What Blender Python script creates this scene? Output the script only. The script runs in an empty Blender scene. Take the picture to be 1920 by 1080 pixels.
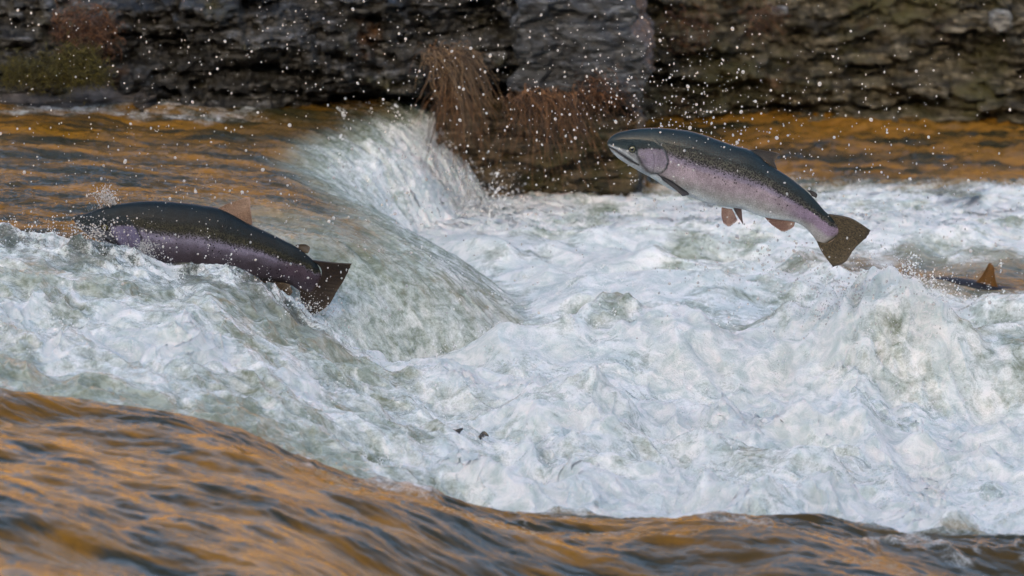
import bpy, math, random
import numpy as np
R = math.radians
SC = bpy.context.scene
C = SC.collection
rng = np.random.default_rng(7)
random.seed(7)

# ------------------------------------------------------------------ camera
CAMY, CAMZ, PITCH, LENS = -12.5, 2.66, 12.0, 200.0
cd = bpy.data.cameras.new("camera")
cam = bpy.data.objects.new("camera", cd); C.objects.link(cam)
cam.location = (0, CAMY, CAMZ); cam.rotation_euler = (R(90 - PITCH), 0, 0)
cd.lens = LENS; cd.sensor_width = 36; cd.clip_end = 400; cd.clip_start = .1
cd.dof.use_dof = True; cd.dof.focus_distance = 12.85; cd.dof.aperture_fstop = 4.8
SC.camera = cam
# ------------------------------------------------------------------ sky, sun, exposure
SUN_EL = 18
w = bpy.data.worlds.new("World"); SC.world = w; w.use_nodes = True
nt = w.node_tree
sky = nt.nodes.new('ShaderNodeTexSky'); sky.sky_type = 'NISHITA'; sky.sun_disc = False
sky.air_density = .9; sky.dust_density = 4.0; sky.ozone_density = .6
sky.sun_elevation = R(SUN_EL); sky.sun_rotation = R(180 + 12)
bg = nt.nodes['Background']; bg.inputs['Strength'].default_value = .15
nt.links.new(sky.outputs[0], bg.inputs['Color'])
sd = bpy.data.lights.new("sun", 'SUN'); sd.energy = 5.0; sd.angle = R(.5); sd.color = (1, .85, .64)
sun = bpy.data.objects.new("sun", sd); C.objects.link(sun)
sun.rotation_euler = (R(90 - SUN_EL), 0, R(-12)); sun.location = (0, -30, 12)
SC.view_settings.view_transform = 'Standard'; SC.view_settings.look = 'None'
SC.view_settings.gamma = 1; SC.view_settings.exposure = 1.52
SC.render.engine = 'CYCLES'
SC.cycles.use_denoising = True
SC.cycles.max_bounces = 6; SC.cycles.diffuse_bounces = 3; SC.cycles.glossy_bounces = 3
SC.cycles.transmission_bounces = 5; SC.cycles.caustics_reflective = False; SC.cycles.caustics_refractive = False

# ------------------------------------------------------------------ helpers
cp, sp = math.cos(R(PITCH)), math.sin(R(PITCH))
def P(px, py, Y):
    """world point at depth plane Y that the photo shows at pixel (px, py) of 1920x1080"""
    k = 36 / LENS / 1920
    dx, dv = (px - 960) * k, (540 - py) * k
    d = np.array([dx, cp + dv * sp, -sp + dv * cp])
    t = (Y - CAMY) / d[1]
    return np.array([0, CAMY, CAMZ]) + d * t

_perm = {}
def _tab(seed):
    if seed not in _perm:
        g = np.random.default_rng(seed + 1000)
        p = g.permutation(256); _perm[seed] = (np.concatenate([p, p]), g.uniform(0, 2 * math.pi, 256))
    return _perm[seed]
def pn(x, y, seed=0):
    """2D gradient noise, about -1..1"""
    p, a = _tab(seed)
    xf = np.floor(x); yf = np.floor(y); xi = xf.astype(np.int64) & 255; yi = yf.astype(np.int64) & 255
    fx = x - xf; fy = y - yf
    u = fx * fx * fx * (fx * (fx * 6 - 15) + 10); v = fy * fy * fy * (fy * (fy * 6 - 15) + 10)
    ca, sa = np.cos(a), np.sin(a)
    def g(ix, iy, dx, dy):
        h = p[p[ix & 255] + (iy & 255)]
        return ca[h] * dx + sa[h] * dy
    n00 = g(xi, yi, fx, fy); n10 = g(xi + 1, yi, fx - 1, fy)
    n01 = g(xi, yi + 1, fx, fy - 1); n11 = g(xi + 1, yi + 1, fx - 1, fy - 1)
    return ((n00 * (1 - u) + n10 * u) * (1 - v) + (n01 * (1 - u) + n11 * u) * v) * 1.5
def fbm(x, y, o=4, seed=0, g=.5):
    s = 0; a = 1; f = 1
    for i in range(o):
        s = s + a * pn(x * f + 17.3 * i, y * f - 9.1 * i, seed + i); a *= g; f *= 2.03
    return s
def ridged(x, y, o=4, seed=0, g=.5):
    s = 0; a = 1; f = 1
    for i in range(o):
        s = s + a * (1 - 2 * np.abs(pn(x * f + 11.7 * i, y * f + 5.3 * i, seed + i))); a *= g; f *= 2.07
    return s
def sstep(a, b, x):
    t = np.clip((x - a) / (b - a), 0, 1); return t * t * (3 - 2 * t)
def curve(xs, ys, x):
    """smooth (monotone-ish cubic) interpolation"""
    xs = np.asarray(xs, float); ys = np.asarray(ys, float)
    m = np.gradient(ys, xs)
    i = np.clip(np.searchsorted(xs, x) - 1, 0, len(xs) - 2)
    h = xs[i + 1] - xs[i]; t = np.clip((x - xs[i]) / h, 0, 1)
    return ((2*t**3 - 3*t**2 + 1) * ys[i] + (t**3 - 2*t**2 + t) * h * m[i] + (-2*t**3 + 3*t**2) * ys[i+1] + (t**3 - t**2) * h * m[i+1])

def np_mesh(name, V, F, mat=None, parent=None, smooth=True):
    me = bpy.data.meshes.new(name)
    V = np.asarray(V, np.float32); F = np.asarray(F, np.int32)
    me.vertices.add(len(V)); me.vertices.foreach_set('co', V.ravel())
    n = F.shape[1]
    me.loops.add(F.size); me.loops.foreach_set('vertex_index', F.ravel())
    me.polygons.add(len(F)); me.polygons.foreach_set('loop_start', np.arange(0, F.size, n, dtype=np.int32))
    me.polygons.foreach_set('loop_total', np.full(len(F), n, np.int32))
    me.polygons.foreach_set('use_smooth', np.full(len(F), smooth))
    me.update(calc_edges=True)
    if mat: me.materials.append(mat)
    o = bpy.data.objects.new(name, me); C.objects.link(o)
    if parent: o.parent = parent
    return o
def grid_faces(nu, nv, wrap=False):
    """vertices laid out [u][v]"""
    i = np.arange(nu - 1)[:, None]; j = np.arange(nv if wrap else nv - 1)[None, :]
    a = i * nv + j; b = i * nv + (j + 1) % nv; c = (i + 1) * nv + (j + 1) % nv; d = (i + 1) * nv + j
    return np.stack([a, d, c, b], -1).reshape(-1, 4)
def attr_col(o, name, arr):
    a = o.data.attributes.new(name, 'FLOAT_COLOR', 'POINT')
    arr = np.asarray(arr, np.float32)
    if arr.shape[1] == 3: arr = np.concatenate([arr, np.ones((len(arr), 1), np.float32)], 1)
    a.data.foreach_set('color', arr.ravel())
def attr_vec(o, name, arr):
    a = o.data.attributes.new(name, 'FLOAT_VECTOR', 'POINT'); a.data.foreach_set('vector', np.asarray(arr, np.float32).ravel())
def tag(o, label=None, cat=None, group=None, kind=None):
    if label: o['label'] = label
    if cat: o['category'] = cat
    if group: o['group'] = group
    if kind: o['kind'] = kind
    return o

class NT:
    """small node-tree writer"""
    def __init__(s, name):
        s.m = bpy.data.materials.new(name); s.m.use_nodes = True; s.t = s.m.node_tree
        s.b = s.t.nodes['Principled BSDF']
    def n(s, typ, **kw):
        x = s.t.nodes.new(typ)
        for k, v in kw.items(): setattr(x, k, v)
        return x
    def put(s, sock, v):
        if hasattr(v, 'is_output') or isinstance(v, bpy.types.NodeSocket): s.t.links.new(v, sock)
        elif isinstance(v, (tuple, list)) and len(v) == 3 and sock.type == 'RGBA': sock.default_value = (*v, 1)
        else: sock.default_value = v
    def set(s, name, v): s.put(s.b.inputs[name], v)
    def math(s, op, a, b=0.0, c=0.0, clamp=False):
        x = s.n('ShaderNodeMath', operation=op, use_clamp=clamp)
        s.put(x.inputs[0], a); s.put(x.inputs[1], b); s.put(x.inputs[2], c); return x.outputs[0]
    def mix(s, f, a, b, mode='MIX'):
        x = s.n('ShaderNodeMix', data_type='RGBA', blend_type=mode)
        s.put(x.inputs[0], f); s.put(x.inputs[6], a); s.put(x.inputs[7], b); return x.outputs[2]
    def ramp(s, v, lo, hi, a=0.0, b=1.0, smooth=True):
        x = s.n('ShaderNodeMapRange', interpolation_type='SMOOTHSTEP' if smooth else 'LINEAR')
        s.put(x.inputs['Value'], v); s.put(x.inputs['From Min'], lo); s.put(x.inputs['From Max'], hi)
        s.put(x.inputs['To Min'], a); s.put(x.inputs['To Max'], b); return x.outputs[0]
    def coord(s, kind='Object'): return s.n('ShaderNodeTexCoord').outputs[kind]
    def attr(s, name): return s.n('ShaderNodeAttribute', attribute_name=name)
    def scale(s, v, sc):
        x = s.n('ShaderNodeMapping'); s.put(x.inputs[0], v); x.inputs['Scale'].default_value = sc; return x.outputs[0]
    def noise(s, v, sc, detail=5, rough=.55, dist=0.0):
        x = s.n('ShaderNodeTexNoise'); s.put(x.inputs['Vector'], v); x.inputs['Scale'].default_value = sc
        x.inputs['Detail'].default_value = detail; x.inputs['Roughness'].default_value = rough
        x.inputs['Distortion'].default_value = dist; return x.outputs['Fac']
    def voro(s, v, sc, feature='F1', out='Distance', rnd=1.0):
        x = s.n('ShaderNodeTexVoronoi', feature=feature); s.put(x.inputs['Vector'], v); x.inputs['Scale'].default_value = sc
        x.inputs['Randomness'].default_value = rnd
        return x.outputs[out]
    def bump(s, h, strength=.5, dist=.01, normal=None):
        x = s.n('ShaderNodeBump'); s.put(x.inputs['Height'], h); s.put(x.inputs['Strength'], strength); s.put(x.inputs['Distance'], dist)
        if normal is not None: s.put(x.inputs['Normal'], normal)
        return x.outputs[0]
    def sep(s, c):
        x = s.n('ShaderNodeSeparateColor'); s.put(x.inputs[0], c); return x.outputs

# ------------------------------------------------------------------ materials of the setting
def mat_water():
    t = NT('river_water'); co = t.coord()
    zn = t.attr('zone'); a = t.sep(zn.outputs['Color']); gl = zn.outputs['Alpha']          # R foam, G aeration, B amber (stained water, plus painted reflection at the back)
    flow = t.attr('flow').outputs['Vector']; fx = t.n('ShaderNodeSeparateXYZ'); t.put(fx.inputs[0], flow); sw = fx.outputs[2]
    n1 = t.noise(co, 7, 9, .68, .6); n2 = t.noise(co, 60, 8, .7); n3 = t.noise(t.scale(flow, (11, 40, 0)), 1, 8, .66, .5)
    n4 = t.noise(t.scale(flow, (3.0, 11, 0)), 1, 7, .6, .8); n5 = t.noise(co, 260, 4, .7)
    n6 = t.noise(co, 18, 8, .66, 1.2)
    s = t.math('MULTIPLY_ADD', t.math('SUBTRACT', n1, .5), 1.0, a[0])
    s = t.math('MULTIPLY_ADD', t.math('SUBTRACT', n6, .5), .9, s)
    s = t.math('MULTIPLY_ADD', t.math('SUBTRACT', n2, .5), .75, s)
    s = t.math('MULTIPLY_ADD', t.math('SUBTRACT', n3, .5), t.math('MULTIPLY', sw, .38), s)
    s = t.math('MULTIPLY_ADD', t.math('SUBTRACT', n5, .5), .75, s)
    foam = t.ramp(s, .0, .88)
    foam = t.math('MULTIPLY', foam, t.ramp(a[0], .02, .16))
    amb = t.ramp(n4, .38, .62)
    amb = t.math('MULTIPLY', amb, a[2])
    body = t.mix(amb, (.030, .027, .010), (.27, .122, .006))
    body = t.mix(t.math('MULTIPLY', t.ramp(a[2], 1.05, 1.9), t.ramp(n4, .30, .62)), body, (.150, .094, .048))  # back water: the slope's orange reflection painted into the body colour
    aer = t.math('MULTIPLY', a[1], t.ramp(t.math('MULTIPLY_ADD', t.math('MULTIPLY', n3, sw), .6, t.math('MULTIPLY', n1, .8)), .30, .66, .90, 1.0))
    green = t.mix(t.ramp(t.math('MULTIPLY_ADD', n2, .4, t.math('MULTIPLY', n6, .7)), .36, .72), (.150, .178, .118), (.46, .51, .445))
    body = t.mix(aer, body, green)
    fc = t.mix(t.ramp(n6, .32, .66), (.54, .62, .61), (.89, .89, .88))
    fc = t.mix(t.ramp(n5, .55, .30, 0, .30), fc, (.55, .60, .60))
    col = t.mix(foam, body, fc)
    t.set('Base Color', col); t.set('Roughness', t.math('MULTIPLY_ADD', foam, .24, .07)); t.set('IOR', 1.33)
    t.set('Subsurface Weight', t.math('MULTIPLY', t.math('MAXIMUM', foam, aer), .75)); t.b.inputs['Subsurface Radius'].default_value = (.8, 1, 1); t.set('Subsurface Scale', .035)
    t.set('Transmission Weight', t.math('MULTIPLY', gl, t.ramp(foam, .75, .25, 0, .72)))
    h = t.math('MULTIPLY_ADD', n2, .8, t.math('MULTIPLY', n5, .55))
    smooth_h = t.math('MULTIPLY_ADD', t.math('MULTIPLY', n3, sw), 1.0, t.math('MULTIPLY', n4, .8))
    b1 = t.bump(smooth_h, t.math('MULTIPLY_ADD', a[0], -.2, .80), .013)
    b2 = t.bump(h, t.math('MULTIPLY', t.math('MULTIPLY_ADD', t.math('MAXIMUM', a[0], t.math('MULTIPLY', a[1], .45)), .75, .02), t.math('MULTIPLY_ADD', sw, -.6, 1.0)), .012, b1)
    t.set('Normal', b2)
    return t.m
def mat_rock(name, c0, c1, c2, moss=0.0, mosscol=(.05, .05, .012), sc=1.0, wet=.5):
    t = NT(name); co = t.coord()
    st = t.scale(co, (1, 1, 3.2))
    n1 = t.noise(st, 5 * sc, 9, .62, .5); n2 = t.noise(st, 28 * sc, 8, .65); n3 = t.noise(t.scale(co, (1, 1, 9)), 7 * sc, 6, .6, .4)
    c = t.mix(t.ramp(n1, .34, .66), c0, c1)
    c = t.mix(t.ramp(n2, .50, .66), c, c2)
    c = t.mix(t.ramp(n2, .46, .34), c, tuple(x * .4 for x in c0))
    c = t.mix(t.ramp(n3, .53, .40), c, tuple(x * .28 for x in c0))  # crevice shade painted in as dark bands stretched along the layers
    c = t.mix(t.math('MULTIPLY', t.ramp(n3, .60, .70), .6), c, c2)
    if moss:
        nm = t.noise(co, 4.5 * sc, 7, .62)
        c = t.mix(t.math('MULTIPLY', t.ramp(nm, .66 - moss * .35, .80 - moss * .3), .9), c, mosscol)
        nb = t.noise(co, 6.1 * sc, 6, .6)
        c = t.mix(t.math('MULTIPLY', t.ramp(nb, .70 - moss * .25, .84 - moss * .25), .8), c, (.10, .045, .014))
    t.set('Base Color', c); t.set('Roughness', t.ramp(n2, .3, .7, wet * .7, .85))
    t.set('Normal', t.bump(t.math('MULTIPLY_ADD', n2, .6, n1), .9, .02))
    return t.m
def mat_strand(name, a, b):
    t = NT(name); at = t.attr('tint').outputs['Fac']
    t.set('Base Color', t.mix(at, a, b)); t.set('Roughness', .6)
    return t.m
def mat_hill(name, cols, sc):
    t = NT(name); co = t.coord()
    n1 = t.noise(co, .8 * sc, 8, .65, .5); n2 = t.noise(co, 3.2 * sc, 7, .7)
    c = t.mix(t.ramp(n1, .36, .62), cols[0], cols[1])
    c = t.mix(t.ramp(n2, .52, .70), c, cols[2])
    c = t.mix(t.ramp(n2, .44, .32), c, cols[3])
    t.set('Base Color', c); t.set('Roughness', .9); t.set('Normal', t.bump(n2, 1, .3))
    return t.m

# ------------------------------------------------------------------ banks out of frame (the sunlit autumn slope the river mirrors, and an unseen bank added to shade the pool)
def hill(name, x0, x1, nx, prof, mat, amp, seed):
    xs = np.linspace(x0, x1, nx); pr = np.array(prof, float); s = np.linspace(0, len(pr) - 1, 120)
    py = np.interp(s, range(len(pr)), pr[:, 0]); pz = np.interp(s, range(len(pr)), pr[:, 1])
    X, S = np.meshgrid(xs, s, indexing='ij'); Yv = np.broadcast_to(py, X.shape); Z = np.broadcast_to(pz, X.shape)
    n = fbm(X * .6, (Yv + Z) * .6, 5, seed) * amp
    V = np.stack([X, Yv + n * .6, Z + n * .8], -1).reshape(-1, 3)
    return tag(np_mesh(name, V, grid_faces(nx, 120), mat), kind='structure')
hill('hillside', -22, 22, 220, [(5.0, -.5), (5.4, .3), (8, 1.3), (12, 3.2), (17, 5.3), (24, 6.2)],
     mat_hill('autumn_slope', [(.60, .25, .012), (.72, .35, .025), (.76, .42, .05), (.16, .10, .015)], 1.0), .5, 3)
hill('added_shade_bank', -30, 30, 160, [(-13.6, -.6), (-14.4, .4), (-15.4, 3), (-16.6, 7.4), (-19, 8.2), (-26, 8)],
     mat_hill('added_bank_ground', [(.05, .05, .03), (.09, .08, .05), (.12, .11, .08), (.02, .02, .012)], 1.0), .45, 9)

# ------------------------------------------------------------------ water
def axis(segs):
    out = []
    for a, b, st in segs:
        out.append(np.linspace(a, b, max(2, int(round((b - a) / st))), endpoint=False))
    out.append([segs[-1][1]]); return np.concatenate(out)
XA = axis([(-8, -2.2, .08), (-2.2, -1.35, .012), (-1.35, 1.35, .0025), (1.35, 2.2, .012), (2.2, 8, .08)])
YA = axis([(-13.8, -4, .12), (-4, -2.5, .02), (-2.5, -1.45, .008), (-1.45, 1.4, .0038), (1.4, 2.75, .007), (2.75, 4.6, .012)])
ZP = -.25
def ridge_line(x): return curve([-8, -2, -1.01, -.56, -.25, .04, .23, .51, .83, 1.0, 2, 8], [.12, .09, .06, .003, -.102, -.174, -.19, -.174, -.214, -.241, -.27, -.27], x)
def crest_line(x): return curve([-8, -2, -1.16, -1.04, -.93, -.87, -.80, -.74, -.68, -.62, -.556, -.484, -.387, -.30, 0, 8],
                                [.09, .093, .090, .080, .058, .044, .018, .014, .018, .004, -.03, -.095, -.155, -.20, -.25, -.25], x)
def base_edge(y): return curve([-3, .0, .25, .6, 1.0, 1.3, 1.7, 2.0, 2.4, 4.6], [-.45, -.45, -.36, .0, .03, -.07, -.26, -.14, -.03, -.03], y)
def base_water(x, y):
    """large-scale river surface and the zones: height, foam, aeration, amber"""
    wob = fbm(x * 1.7, y * 1.7, 3, 41)
    zu = .0 - .035 * (x + .55) + .012 * wob
    xb = base_edge(y) + .03 * pn(y * 5, x * 0, 42)
    wd = curve([-3, .3, .6, 1.2, 1.7, 2.4, 4.6], [.42, .42, .50, .55, .40, .36, .36], y)
    t = np.clip((x - (xb - wd)) / wd, 0, 1)
    up = zu + (ZP - .02 - zu) * (t ** 1.9)
    pool = np.maximum(ZP + 0 * x, up)
    near = sstep(.36, .12, y)
    tt = np.clip((y + 1.22) / 1.32, 0, 1)
    trough = np.maximum(ridge_line(x) - .10 + .05 * sstep(-.3, -1, x), -.285)
    fr = trough + (crest_line(x) - trough) * (tt ** 1.15)
    H = pool * (1 - near) + fr * near
    lip = np.exp(-((y - .07 - .05 * pn(x * 6, 0 * y, 46)) / .055) ** 2) * sstep(-.30, -.5, x)
    H = H + lip * (.016 * ridged(x * 7 + 3, y * 6, 2, 47) + .012 * ridged(x * 19, y * 14, 2, 48) - .006)
    yw = y + .16 * fbm(x * 2.6, y * 1.5, 3, 39)
    mound = .105 * np.exp(-((x - .84) / .20) ** 2) * np.where(yw > .42, np.exp(-((yw - .42) / .12) ** 2), np.exp(-((yw - .42) / .42) ** 2))
    mound += .05 * np.exp(-((x - .33) / .22) ** 2 - ((y - .55) / .22) ** 2) + .05 * np.exp(-((x - .12) / .16) ** 2 - ((y + .25) / .25) ** 2)
    mound += .03 * np.exp(-((x - 1.35) / .3) ** 2 - ((y - .15) / .2) ** 2)
    mound = mound * np.clip(1 + .42 * fbm(x * 7, y * 5, 3, 32) + .25 * ridged(x * 12, y * 9, 2, 31), .2, 1.8)
    wv = (.040 * ridged(x * 2.6 + .3 * fbm(x * 2, y * 2, 2, 33), y * 2.2, 2, 34) + .030 * fbm(x * 4.5, y * 3.6, 2, 36))
    H = H + mound * sstep(-.2, .1, x)
    inp = sstep(-.02, .15, x - xb) * (1 - near) * sstep(2.3, 1.2, y) + near * (.35 + .65 * sstep(-.5, 0, x)) * sstep(.12, -.15, y)
    H = H + wv * inp
    rg = sstep(-1.22, -1.36, y + .03 * pn(x * 4, y * 0, 44))
    R0 = ridge_line(x) - .02 * (-1.3 - y) + .028 * pn(x * 2.3, y * 1.6, 45) * sstep(-1.3, -1.8, y)
    H = H * (1 - rg) + R0 * rg
    # zones
    falls = t * (1 - near)                                    # 0 upstream .. 1 at the foot
    far = sstep(1.55, 1.95, y) * sstep(-.62, -.40, x - .25 * 0)
    f_pool = .76 + 0 * x
    f_fall = (.02 + .31 * sstep(.12, .85, falls)) * (1 - far) + far * (.08 + .62 * sstep(.25, .6, falls))
    foam = np.where(x < xb, f_fall, f_pool)
    foam = f_fall + (f_pool - f_fall) * sstep(-.03, .05, x - xb)
    for gx, gy, gr in ((.66, -.42, .12), (.52, -.55, .07), (-.02, -.50, .06), (.84, -.12, .07), (.22, -.1, .06), (1.02, -.75, .08), (.40, .75, .10), (.05, .15, .08), (.78, -.80, .05)):
        holes = np.exp(-(((x - gx + .05 * wob) / gr) ** 2 + ((y - gy + .08 * wob) / (gr * 1.7)) ** 2))
        hole_sum = holes if gx == .66 else hole_sum + holes
    f_front = .40 + .40 * sstep(-.45, .1, x) - .10 * sstep(-.25, .1, y) * sstep(-.3, -.6, x)
    foam = foam * (1 - near) + f_front * near
    patch = fbm(x * 3.0 + .4 * fbm(x * 4, y * 4, 2, 24), y * 2.4, 3, 26)
    patch2 = fbm(x * 8, y * 6, 3, 29)
    foam = foam + (.40 * patch + .26 * patch2) * (near * (1.2 - .5 * sstep(-.4, .2, x)) + (1 - near) * sstep(.0, .1, x - xb) * 1.0 + (1 - near) * .45 * falls * (1 + far))
    back = sstep(2.15, 2.62, y + .10 * wob) * sstep(.2, .4, x)          # clear water behind the foam, right
    foam = foam * (1 - back)
    dark = np.exp(-((y - 1.34 - .07 * np.sin(x * 9)) / .27) ** 2) * sstep(.60, .95, x)
    H = H - wv * inp * dark * .75 - .02 * dark
    foam = foam - .5 * sstep(.2, .75, fbm(x * 2.2, y * 8, 3, 37)) * sstep(.5, .9, y) * sstep(.25, .6, x) * (1 - near)
    foam = foam - .95 * dark
    foam = foam - .42 * np.clip(hole_sum, 0, 1) * (.6 + .8 * patch2)
    foam = foam - .40 * np.exp(-((y + 1.08 + .1 * patch) / .16) ** 2) * sstep(.1, -.25, x)
    foam = foam * (1 - rg) + .30 * rg * sstep(.15, .8, patch2 + patch) * sstep(-1.62, -1.36, y)
    aer = sstep(.02, .45, falls) * (1 - near) * sstep(.06, -.02, x - xb) + near + sstep(-.02, .06, x - xb) * (1 - near)
    aer = np.clip(aer, 0, 1) * (1 - rg) * (1 - back) * (1 - .95 * dark)
    aer = np.maximum(aer, .75 * sstep(1.15, .45, y) * (1 - rg) * sstep(-1.0, -.55, x))
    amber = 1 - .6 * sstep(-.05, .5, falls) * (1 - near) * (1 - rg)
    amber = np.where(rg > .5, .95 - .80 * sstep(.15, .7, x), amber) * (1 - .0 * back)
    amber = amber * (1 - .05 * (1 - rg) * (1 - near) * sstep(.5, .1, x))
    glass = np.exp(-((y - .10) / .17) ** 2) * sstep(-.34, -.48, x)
    amber = amber * (1 - .65 * sstep(1.6, 1.95, y) * sstep(-.95, -.65, x) * (1 - back)) + .95 * back  # extra amber at the back stands in for the blocked orange reflection
    foam = foam + .20 * sstep(2.03, 2.12, y + .06 * patch2) * sstep(-.55, -.8, x)
    return H, foam, aer, amber, falls * (1 - near), near, rg, back, far, glass
def make_water():
    X, Y = np.meshgrid(XA, YA, indexing='ij')
    H, foam, aer, amber, falls, near, rg, back, far, glass = base_water(X, Y)
    # flow coordinates: downstream runs to the right and toward the viewer
    bend = sstep(-.9, .1, X)
    fu = X * .86 - Y * .5; fv = Y + .55 * (X + 1) * (.35 + .65 * bend) 
    fv = fv * (1 - rg) + (Y * .9 + .30 * X) * rg; fv = fv * (1 - back) + Y * back * 1.0
    fb = np.clip(np.maximum(foam * 1.15, .25 * aer + .40 * near * (1 - rg)), 0, 1)
    wx = X + .05 * fbm(X * 5, Y * 5, 2, 51); wy = Y + .05 * fbm(X * 5 + 9, Y * 5, 2, 53)
    # churned water
    ch = .030 * fbm(wx * 3.2, wy * 2.6, 2, 55) + .022 * ridged(wx * 6, wy * 5, 2, 57) * .7
    ch += .011 * fbm(wx * 13, wy * 11, 2, 61, .5) + .0030 * fbm(wx * 36, wy * 30, 2, 64, .6) + .0015 * fbm(wx * 90, wy * 76, 2, 67, .7)
    nl = near * sstep(.0, -.35, X)
    ch += (.004 + .010 * nl) * ridged(wx * 9, wy * 7, 2, 63, .42) + .0035 * nl * fbm(wx * 24, wy * 18, 2, 66, .5)
    jet = np.clip(ridged(wx * 21, wy * 15, 3, 97, .6) - .75, 0, 2) ** 1.5 * sstep(.0, .7, fbm(X * 4, Y * 3, 2, 99))
    ch += .008 * jet
    # smooth water, drawn out along the flow
    sm = .009 * fbm(fu * 2.6, fv * 7, 3, 71) + .0062 * fbm(fu * 10, fv * 28, 4, 74, .55) + .006 * fbm(X * 5, Y * 8, 2, 77)
    sm = sm * (1 - .4 * rg) + rg * (.034 * fbm(X * 2.0, Y * 2.8, 3, 81, .4) + 0.0026 * fbm(X * 6 + Y * 3, Y * 12, 4, 84, .55) * (1 + .8 * sstep(-.3, .6, fbm(X * 2, Y * 2, 2, 83))))
    sm = sm + back * (.011 * fbm(X * 5, Y * 12, 3, 87))
    hfall = far * sstep(.1, .5, falls) * .012 * ridged(fu * 8, fv * 26, 3, 90)
    inpool = sstep(.02, .12, X - base_edge(Y)) * (1 - near)
    damp = np.where(near > .5, 1.1 - .2 * sstep(-.1, .12, Y), 1.0) * (1 - .45 * sstep(.9, 1.6, Y) * inpool)
    h = ch * fb * damp * (1 - .80 * falls) + sm * (1 - .65 * fb) * (1 - .35 * falls) + hfall
    Z = H + h
    gx = np.gradient(h, XA, axis=0); gy = np.gradient(h, YA, axis=1)
    k = -.004 * fb
    V = np.stack([X - k * np.clip(gx, -1.4, 1.4), Y - k * np.clip(gy, -1.4, 1.4), Z], -1).reshape(-1, 3)
    o = np_mesh('river', V, grid_faces(len(XA), len(YA)), mat_water())
    lump = ridged(wx * 9, wy * 8, 3, 95) * .10
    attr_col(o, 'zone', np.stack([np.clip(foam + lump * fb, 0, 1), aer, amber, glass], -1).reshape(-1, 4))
    attr_vec(o, 'flow', np.stack([fu, fv, np.clip(1 - .95 * near * (1 - rg) - .90 * rg - .85 * sstep(-.03, .06, X - base_edge(Y)) * (1 - rg) * (1 - back), 0, 1) + 0 * fu], -1).reshape(-1, 3))
    tag(o, kind='structure')
    return o
make_water()
bx = np.linspace(-9, 9, 80); by_ = np.linspace(-14, 6, 80); bX, bY = np.meshgrid(bx, by_, indexing='ij')
tag(np_mesh('riverbed', np.stack([bX, bY, -.62 + .05 * fbm(bX * 1.3, bY * 1.3, 4, 15)], -1).reshape(-1, 3), grid_faces(80, 80), mat_hill('river_stones', [(.10, .09, .045), (.16, .13, .06), (.22, .19, .11), (.04, .035, .02)], 3)), kind='structure')
def water_z(x, y): return float(base_water(np.array([x]), np.array([y]))[0][0])

# ------------------------------------------------------------------ rocks
def rock_sheet(name, x0, x1, z0, ztop, foot, mat, seed, amp=.10, layer=.06, dx=.006, over=None, depth=1.4, sides=True):
    """a layered rock face over x0..x1 with its top running back and its two ends closed; foot(x) = y of the face"""
    back = depth
    # perimeter path in plan: left side, front, right side
    xs = np.arange(x0, x1, dx)
    px = np.concatenate([np.full(24, x0), xs, np.full(24, x1)]); 
    py = np.concatenate([np.linspace(back, 0, 24, endpoint=False), np.zeros(len(xs)), np.linspace(0, back, 25)[1:]])
    side = np.concatenate([np.full(24, -1.), np.zeros(len(xs)), np.full(24, 1.)])
    fy = foot(px) + py
    s = np.concatenate([[0], np.cumsum(np.hypot(np.diff(px), np.diff(py)))])
    zs = np.arange(z0, ztop, dx); 
    S, Zg = np.meshgrid(s, zs, indexing='ij'); PX = px[:, None] + 0 * Zg; FY = fy[:, None] + 0 * Zg; SD = side[:, None] + 0 * Zg
    wz = Zg + .03 * fbm(S * 3, Zg * 3, 3, seed) + .02 * S * math.sin(seed)
    lay = np.floor(wz / layer); fr = wz / layer - lay
    hsh = lambda a_, b_: 2 * np.modf(np.abs(np.sin(a_ * 127.1 + b_ * 311.7 + seed) * 4375.8))[0] - 1
    blk = np.floor(S / .17 + 3.3 * hsh(lay, 0 * lay) + .6 * fbm(S * 5, Zg * 7, 2, seed + 3)); l2 = np.floor(wz / (layer * .31)); b2 = np.floor(S / .06 + 5 * hsh(l2, 1 + 0 * l2) + .5 * pn(S * 9, Zg * 14, seed + 2))
    step = .9 * hsh(lay, blk) + .45 * hsh(l2, b2)
    n = amp * (.50 * step + .5 * fbm(S * 3, Zg * 7, 3, seed + 8) + .12 * ridged(S * 9, Zg * 17, 3, seed + 14) + .22 * fbm(S * 26, Zg * 34, 3, seed + 22, .6)) - amp * .35 * sstep(-.5, .4, pn(S * 3, lay * 5.1, seed + 25)) * np.exp(-(np.minimum(fr, 1 - fr) / .09) ** 2)
    n = n + amp * .35 * np.round(pn(S * 6, Zg * 9, seed + 18) * 2.5) / 2.5
    if over is not None: n = n + over(PX, Zg)
    rnd = sstep(ztop - .10, ztop, Zg) * .10
    offy = np.where(SD == 0, -n + rnd, 0); offx = np.where(SD == 0, 0, SD * (n - rnd) * .5)
    V = np.stack([PX + offx, FY + offy, Zg], -1)
    # top: a few rows running back to the middle line
    rows = [V]
    for kk in (.25, .5, .75, 1.0):
        cx = np.clip(px, x0 + .25 * (x1 - x0), x1 - .25 * (x1 - x0)); 
        topx = V[:, -1, 0] * (1 - kk) + (px if True else cx) * kk; topy = V[:, -1, 1] * (1 - kk) + (foot(px) + back) * kk
        rows.append(np.stack([topx, topy, ztop + .03 * kk + .05 * pn(topx * 3, topy * 3, seed + 30)], -1)[:, None, :])
    V = np.concatenate(rows, 1)
    nu, nv = V.shape[:2]
    return np_mesh(name, V.reshape(-1, 3), grid_faces(nu, nv)[:, ::-1], mat)
M_rock_dark = mat_rock('dark_wet_rock', (.014, .012, .008), (.042, .039, .032), (.138, .140, .145), .34, (.05, .045, .012))
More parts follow.
